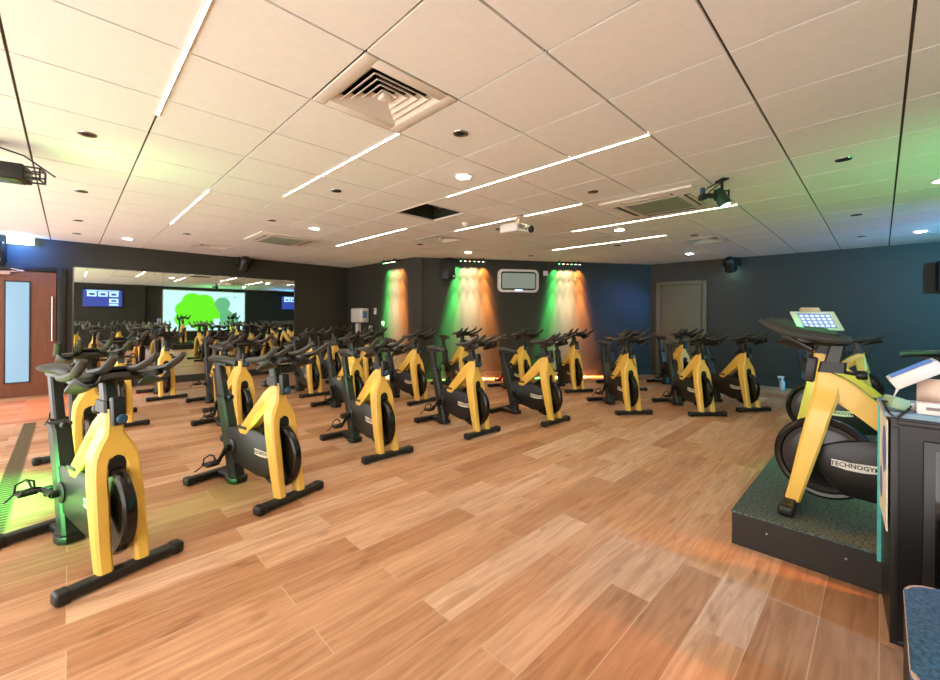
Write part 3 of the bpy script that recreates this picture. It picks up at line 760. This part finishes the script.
# ------------------------------------------------------------------ spin bike
def make_bike():
    # local frame: x forward, y left, front bar at x = 0, floor at z = 0
    t = thing('spin_bike', '', 'exercise bike')
    # front bar
    b = MB(); b.box((0, 0, .034), (.068, .44, .050), .014, seg=3); fb = b.build('front_stabilizer', M['black'], t)
    for s in (-1, 1):
        b = MB(); b.box((0, s*.236, .032), (.078, .062, .062), .016, seg=3); b.build('end_cap', M['black'], fb)
    # rear bar with its spine and foot
    b = MB(); b.box((-.93, 0, .034), (.072, .44, .050), .014, seg=3); b.box((-.82, 0, .030), (.24, .075, .044), .010)
    b.prism([(-.78, -.045), (-.70, -.07), (-.64, -.066), (-.61, -.04), (-.61, .04), (-.64, .066), (-.70, .07), (-.78, .045)], .004, .05, 'z', .008)
    rb = b.build('rear_stabilizer', M['black'], t)
    for s in (-1, 1):
        b = MB(); b.box((-.93, s*.236, .032), (.080, .062, .062), .016, seg=3); b.build('end_cap', M['black'], rb)
    # fork
    b = MB()
    for s in (-1, 1):
        def ring(z, xa, xb, ya, yb):
            q = .012
            pts = [(xa, ya+q*s), (xa+q, ya), (xb-q, ya), (xb, ya+q*s), (xb, yb-q*s), (xb-q, yb), (xa+q, yb), (xa, yb-q*s)]
            return [(x, y*s if False else y, z) for x, y in pts]
        b.loft([ring(.045, -.050, .025, s*.046, s*.108), ring(.20, -.090, -.006, s*.044, s*.110), ring(.38, -.138, -.038, s*.040, s*.108), ring(.50, -.168, -.062, s*.040, s*.104), ring(.555, -.180, -.072, s*.036, s*.100), ring(.59, -.190, -.080, s*.024, s*.096), ring(.61, -.196, -.082, s*.006, s*.092)])
    def hr(z0, z1, xa, xb, y):
        q = min(.016, y*.35)
        return [(xa, -y+q, z0), (xa+q, -y, z0), (xb-q, -y, z1), (xb, -y+q, z1), (xb, y-q, z1), (xb-q, y, z1), (xa+q, y, z0), (xa, y-q, z0)]
    b.loft([hr(.600, .596, -.195, -.080, .095), hr(.635, .63, -.205, -.086, .088), hr(.67, .67, -.215, -.093, .068), hr(.705, .71, -.222, -.100, .046), hr(.75, .77, -.228, -.108, .037), hr(.805, .845, -.230, -.118, .034)])
    b.build('fork', M['yellow'], t)
    b = MB(); b.prism([(.040*math.cos(a*PI/8), .555+.052*math.sin(a*PI/8)) for a in range(9)] + [(-.040, .500), (.040, .500)], -.165, -.080, 'x', .003); b.build('fork_insert', M['body'], t)
    # top tube
    b = MB(); b.prism([(-.13, .83), (-.225, .805), (-.285, .765), (-.61, .440), (-.58, .405), (-.50, .405), (-.295, .588), (-.235, .635), (-.16, .68)], -.037, .037, 'y', .012, seg=3)
    tt = b.build('top_tube', M['yellow'], t)
    d_ = Vector((-.70, 0, -.68)).normalized()
    for s in (-1, 1):
        xax = Vector((d_.x*(1 if s > 0 else -1)*-1, 0, d_.z*(1 if s > 0 else -1)*-1))
        # letters read left to right from either side
        xax = (d_ if s > 0 else -d_); yn = Vector((0, s, 0)); zax = yn; yax = zax.cross(xax)
        mt = rot3(xax, yax, zax).to_4x4(); mt.translation = Vector((-.395, s*.0372, .575))
        text_mesh('TECHNOGYM', .045, .0015, 'embossed_lettering', M['yellow'], tt, mt, 1.15)
    b = MB(); b.box((-.55, 0, .462), (.12, .088, .022), .006); b.build('frame_clamp', M['tube'], t)
    # housing over drive and flywheel
    b = MB(); b.prism([(-.80, .40), (-.77, .435), (-.68, .45), (-.53, .462), (-.37, .462), (-.24, .440), (-.15, .40), (-.10, .33), (-.11, .26), (-.17, .19), (-.24, .125), (-.36, .118), (-.50, .148), (-.62, .165), (-.72, .18), (-.78, .27)], -.036, .036, 'y', .010, seg=2)
    hs = b.build('drive_housing', M['body'], t)
    for s in (-1, 1):
        b = MB(); b.lathe([(.062, 0), (.062, .008), (.050, .014), (.02, .015)] if s > 0 else [(.02, -.015), (.050, -.014), (.062, -.008), (.062, 0)], (-.70, s*.035, .29), 'y', 22); b.build('crank_cover', M['black'], hs)
        # maker's plate: a waisted cream plate with dark letters
        y = s*.0365; q = [(px_-.035, pz_) for px_, pz_ in ((-.350, .287), (-.315, .280), (-.285, .276), (-.215, .276), (-.185, .282), (-.150, .287), (-.150, .325), (-.20, .323), (-.23, .320), (-.30, .325), (-.350, .328))]
        b = MB(); b.prism(q, y-.001, y+.002*s if s > 0 else y+.001, 'y') if s > 0 else b.prism(q, y-.002, y+.001, 'y')
        bp_ = b.build('maker_plate', M['cream'], t, smooth=False)
        xax = Vector((-s, 0, 0)); zax = Vector((0, s, 0)); yax = zax.cross(xax)
        mt = rot3(xax, yax, zax).to_4x4(); mt.translation = Vector((-.285, s*.0388, .303))
        text_mesh('TECHNOGYM', .034, .0008, 'lettering', M['ink'], bp_, mt, .98)
    # flywheel
    b = MB(); b.lathe([(.05, -.034), (.07, -.024), (.17, -.018), (.200, -.016), (.200, .016), (.17, .018), (.07, .024), (.05, .034)], (-.15, 0, .315), 'y', 44); fl = b.build('flywheel', M['disc'], t)
    b = MB(); b.lathe([(.196, -.018), (.205, -.028), (.222, -.031), (.236, -.022), (.240, 0), (.236, .022), (.222, .031), (.205, .028), (.196, .018)], (-.15, 0, .315), 'y', 56); b.build('rim', M['rim'], fl)
    # seat tube and post
    def ob(z, xc, hx_, hy_, q=.014): return [(xc-hx_, -hy_+q, z), (xc-hx_+q, -hy_, z), (xc+hx_-q, -hy_, z), (xc+hx_, -hy_+q, z), (xc+hx_, hy_-q, z), (xc+hx_-q, hy_, z), (xc-hx_+q, hy_, z), (xc-hx_, hy_-q, z)]
    b = MB(); b.loft([ob(.03, -.685, .052, .046), ob(.15, -.715, .054, .046), ob(.40, -.785, .054, .044), ob(.66, -.865, .052, .044)]); st = b.build('seat_tube', M['tube'], t)
    b = MB(); b.loft([ob(.655, -.864, .057, .049), ob(.675, -.870, .057, .049)]); b.build('collar', M['black'], st)
    b = MB(); b.tube([(-.815, 0, .66), (-.78, 0, .67)], .011, 8); b.lathe([(.022, .0), (.026, .012), (.018, .034)], (-.79, 0, .67), 'x', 12); b.build('adjust_knob', M['black'], st)
    sp_ = MB(); sp_.loft([ob(.64, -.861, .034, .027, .009), ob(.895, -.932, .032, .025, .009)]); sp_ = sp_.build('seat_post', M['black'], t)
    b = MB(); b.box((-.90, 0, .903), (.20, .05, .024), .006); b.tube([(-.95, -.02, .912), (-.82, -.02, .938)], .008, 6); b.tube([(-.95, .02, .912), (-.82, .02, .938)], .008, 6); b.box((-.99, 0, .893), (.05, .03, .02), .005); b.build('seat_slider', M['black'], sp_)
    # saddle
    secs = [(-.995, .03, .952), (-.98, .070, .966), (-.94, .082, .970), (-.89, .078, .966), (-.83, .054, .962), (-.77, .034, .958), (-.715, .026, .952), (-.685, .014, .940)]
    rings = []
    for x, hw, zt in secs:
        rings.append([(x, hw*math.cos(a)*1.0, zt-.022 + (.026*math.sin(a) if math.sin(a) > 0 else .030*math.sin(a)*(.6 if abs(math.cos(a)) < .5 else 1))) for a in [2*PI*k/12 for k in range(12)]])
    b = MB(); b.loft(rings); b.build('saddle', M['saddle'], t)
    # cranks and pedals (each pivots on the axle)
    for s, ang in ((1, math.radians(-115)), (-1, math.radians(65))):
        b = MB(); dx, dz = math.cos(ang)*.17, math.sin(ang)*.17
        b.loft([[(px_, s*(.062 if k < 4 else .080), pz_) for k, (px_, pz_) in enumerate([(-.022, -.022), (.022, -.022), (.022, .022), (-.022, .022), (-.022, .022), (.022, .022), (.022, -.022), (-.022, -.022)])]]*1 + []) if False else None
        b.tube([(0, s*.070, 0), (dx*.5, s*.074, dz*.5), (dx, s*.082, dz)], [.024, .018, .016], 8, .8)
        b.tube([(0, s*.040, 0), (0, s*.082, 0)], .022, 12)
        cr = b.build('crank', M['black'], t, loc=(-.70, 0, .29))
        b = MB(); b.box((0, s*.055, 0), (.095, .085, .022), .006); b.tube([(0, -s*.0, 0), (0, s*.02, 0)], .008, 8)
        b.tube([(.045, s*.015, .0), (.085, s*.02, .035), (.095, s*.055, .048), (.085, s*.09, .035), (.045, s*.095, 0)], .007, 6)
        b.tube([(-.02, s*.012, .0), (-.01, s*.02, .055), (0, s*.055, .075), (-.01, s*.095, .055), (-.02, s*.098, .0)], .006, 6)
        b.tube([(.092, s*.055, .046), (.05, s*.055, .072), (0, s*.055, .075)], .006, 6)
        b.tube([(-.02, s*.10, .0), (-.05, s*.115, -.03), (-.10, s*.12, -.06)], .005, 6)
        pd = b.build('pedal', M['strap'], cr, loc=(dx, s*.085, dz))
    # handlebar post, bars and grips
    b = MB(); b.loft([ob(.80, -.175, .040, .030, .009), ob(.978, -.212, .034, .028, .009)]); hp = b.build('handlebar_post', M['tube'], t)
    b = MB(); b.loft([ob(.795, -.182, .062, .040, .01), ob(.855, -.190, .058, .038, .01)]); b.build('collar', M['black'], hp)
    b = MB(); b.tube([(-.24, 0, .80), (-.30, 0, .79)], .010, 8); b.lathe([(.020, -.05), (.026, -.04), (.026, -.01), (.018, 0)], (-.285, 0, .79), 'x', 14); b.build('adjust_knob', M['black'], hp)
    hb = MB()
    # body: a wing across the post
    rings = []
    for y, xa, xb, z, h_ in ((-.19, -.13, -.03, .955, .018), (-.15, -.20, -.03, .945, .024), (-.08, -.26, -.05, .945, .028), (0, -.27, -.07, .948, .030), (.08, -.26, -.05, .945, .028), (.15, -.20, -.03, .945, .024), (.19, -.13, -.03, .955, .018)):
        rings.append([(xa, y, z), (xa+.02, y, z+h_*.8), ((xa+xb)/2, y, z+h_), (xb-.02, y, z+h_*.8), (xb, y, z), (xb-.02, y, z-h_*.7), ((xa+xb)/2, y, z-h_), (xa+.02, y, z-h_*.8)])
    hb.loft(rings); hb = hb.build('handlebar', M['black'], t)
    for s in (-1, 1):
        # scooped palm rest in front of each side
        b = MB(); grid = []
        for iu in range(7):
            u_ = iu/6; x = -.10+.17*u_
            row = []
            for iv in range(7):
                v_ = iv/6; y = .10+.10*v_; bend = (v_-.5)*2
                row.append((x - .05*bend*bend*u_, s*y, .912+.045*u_+.040*bend*bend*(.4+.6*u_)-.02))
            grid.append(row)
        T = [[b.bm.verts.new(p) for p in row] for row in grid]; B_ = [[b.bm.verts.new((p[0], p[1], p[2]-.012)) for p in row] for row in grid]
        for iu in range(6):
            for iv in range(6):
                b.bm.faces.new((T[iu][iv], T[iu+1][iv], T[iu+1][iv+1], T[iu][iv+1])); b.bm.faces.new((B_[iu][iv], B_[iu][iv+1], B_[iu+1][iv+1], B_[iu+1][iv]))
        rim = [(i, 0) for i in range(7)] + [(6, j) for j in range(1, 7)] + [(i, 6) for i in range(5, -1, -1)] + [(0, j) for j in range(5, 0, -1)]
        for q in range(len(rim)):
            a, c = rim[q], rim[(q+1) % len(rim)]
            b.bm.faces.new((T[a[0]][a[1]], T[c[0]][c[1]], B_[c[0]][c[1]], B_[a[0]][a[1]]))
        b.build('palm_rest', M['black'], hb)
        # outer bar: from the rear grip forward to the raised tip
        pts = [(-.26, s*0.168, .952), (-.22, s*0.175, .956), (-.15, s*0.183, .962), (-.07, s*0.190, .972), (.02, s*0.197, .992), (.10, s*0.203, 1.034), (.145, s*0.207, 1.066)]
        b = MB(); b.tube(pts, [.016, .025, .026, .024, .022, .022, .015], 10, .8); b.build('grip', M['rubber'], hb)
        b = MB(); b.tube([(-.15, s*.18, .958), (-.15, s*.12, .945)], .018, 8); b.build('bar_link', M['black'], hb)
        pts = [(-.20, s*.066, .972), (-.10, s*.072, .982), (-.01, s*.076, 1.000), (.08, s*.084, 1.040), (.13, s*.088, 1.074)]
        b = MB(); b.tube(pts, [.018, .023, .021, .020, .014], 10, .85); b.build('grip', M['rubber'], hb)
    hb.location = (-.008, 0, .035)
    b = MB(); b.box((-.15, 0, .985), (.11, .10, .020), .006, Matrix.Rotation(-.15, 3, 'Y')); b.build('console_tray', M['blackmetal'], hb)
    # resistance lever on the left of the head
    rl = MB(); rl.box((-.088, .004, .835), (.05, .058, .15), .010, Matrix.Rotation(-.12, 3, 'Y')); rl = rl.build('resistance_lever', M['black'], t)
    b = MB(); b.lathe([(.004, 0), (.024, .002), (.026, .006), (.018, .014), (.0, .016)], (-.062, .010, .795), 'x', 16); b.build('lever_cap', M['shield'], rl)
    return t
proto = make_bike()
GR = 'yellow and black spin bikes'
bikes = [
 (.21, 2.73, -73.5, 'green-lit spin bike nearest the camera at left'),
 (1.15, 2.99, -75, 'green-tinged front spin bike, second from left'),
 (2.16, 3.27, -92, 'spin bike in the front row, third from left'),
 (3.34, 3.16, -91.5, 'spin bike in front row, fourth from left, before the left wall wash'),
 (4.37, 2.87, -93, 'spin bike in front row, fifth from left, before the right wall wash'),
 (5.55, 2.39, -127, 'spin bike seen nearly front on, under the lit right end of back wall'),
 (6.21, 1.66, -130, 'spin bike left of the rightmost front bike, before the olive door'),
 (7.00, 1.28, -125, 'spin bike at right end of the class, left of the podium'),
 (8.4, .05, -97, 'spin bike by right wall, behind the instructor bikes'),
 (.14, 4.36, -84, 'spin bike directly behind the green-lit bike nearest the camera'),
 (1.42, 4.93, -84, 'spin bike directly behind the second front bike'),
 (2.80, 4.93, -90, 'spin bike directly behind the third front bike'),
 (3.87, 4.95, -88, 'second row spin bike before the pier corner wall wash'),
 (5.62, 4.25, -108, 'spin bike behind the fifth front bike, under the wall monitor'),
 (6.46, 3.77, -121, 'spin bike close to the back wall under the right lamp bar'),
 (7.30, 3.16, -127, 'spin bike hidden behind the front-on bike at the back wall right end'),
 (8.13, 2.50, -129, 'spin bike before the olive door, with orange-lit housing'),
 (.45, 6.28, -88, 'third row spin bike at far left before the mirror'),
 (1.58, 6.52, -88, 'third row spin bike between the first two front bikes'),
 (2.93, 6.59, -91, 'third row spin bike seen between second and third front bikes'),
 (3.82, 6.30, -93, 'third row spin bike just below the towel dispenser'),
 (5.12, 5.22, -102, 'spin bike at the back wall behind the fourth front bike'),
 (1.12, 7.92, -88, 'back row spin bike facing the camera close to the mirror'),
 (3.86, 7.65, -91, 'back row spin bike in the corner by the pier wall'),
 (4.90, .55, 91, 'instructor spin bike farther back on the podium, carrying the tablet'),
 (3.20, .385, 91, 'instructor spin bike nearest the camera on the podium'),
]
allb = []
for k, (x, y, hd, lb) in enumerate(bikes):
    o = proto if k == 0 else copy_tree(proto)
    o.location = (x, y, PZ if k >= len(bikes)-2 else 0); o.rotation_euler = (0, 0, math.radians(hd)); o['label'] = lb; o['group'] = GR
    allb.append(o)
    dz = {0: .06, 1: .03, 3: -.01, 4: -.075, 24: -.075}.get(k, random.choice([0, -.01, -.03, .01, 0, -.045]))
    for ch in o.children:
        if ch.name.startswith(('saddle', 'seat_post')): ch.location = (-dz*.3, 0, dz)
        if k == 0 and ch.name.startswith('handlebar'): ch.location.z += .03
    if True:
        da = {0: 2.0, 1: 2.9, 2: 2.9, 3: 2.8, 4: 4.4, 5: 3.0, 6: 3.3, 7: 3.0}.get(k, random.choice([0, 2.9, .5, 3.3, 2.1, 3.0, 4.0]))
        for ch in o.children:
            if ch.name.startswith('crank'):
                ch.rotation_euler = (0, -da, 0)
                for pd in ch.children: pd.rotation_euler = (0, da, 0)

# tablet on the far instructor bike
t = thing('tablet', 'white framed tablet with icon screen on the far instructor bike', 'tablet', (4.93, .42, PZ+1.052))
fx = Vector((-.8, -.6, 0)); wx = Vector((.6, -.8, 0)); sl = Vector((.8*.62, .6*.62, .78)).normalized(); nz = wx.cross(sl).normalized()
R = rot3(wx, sl, nz); c0 = Vector((0, 0, .065))
b = MB(); b.box(c0, (.37, .22, .014), .004, R); b.build('frame', M['white'], t)
b = MB(); b.box(c0+nz*.0075, (.27, .165, .002), 0, R); sc_ = b.build('screen', M['tabscr'], t, smooth=False)
b = MB()
for i in range(6):
    for j in range(4): b.box(c0+nz*.0088+wx*(-.11+i*.044)+sl*(-.06+j*.038), (.028, .024, .001), 0, R)
b.build('icons', M['tabico'], sc_, smooth=False)
b = MB(); b.box(c0+sl*.135-nz*.01, (.16, .05, .04), .008, R); b.build('rear_housing', M['beige'], t)
b = MB(); b.tube([(0, 0, -.015), (.005, .005, .03), c0-nz*.01], .012, 8); b.box((0, 0, -.01), (.07, .07, .02), .004); b.build('mount_arm', M['blackmetal'], t)
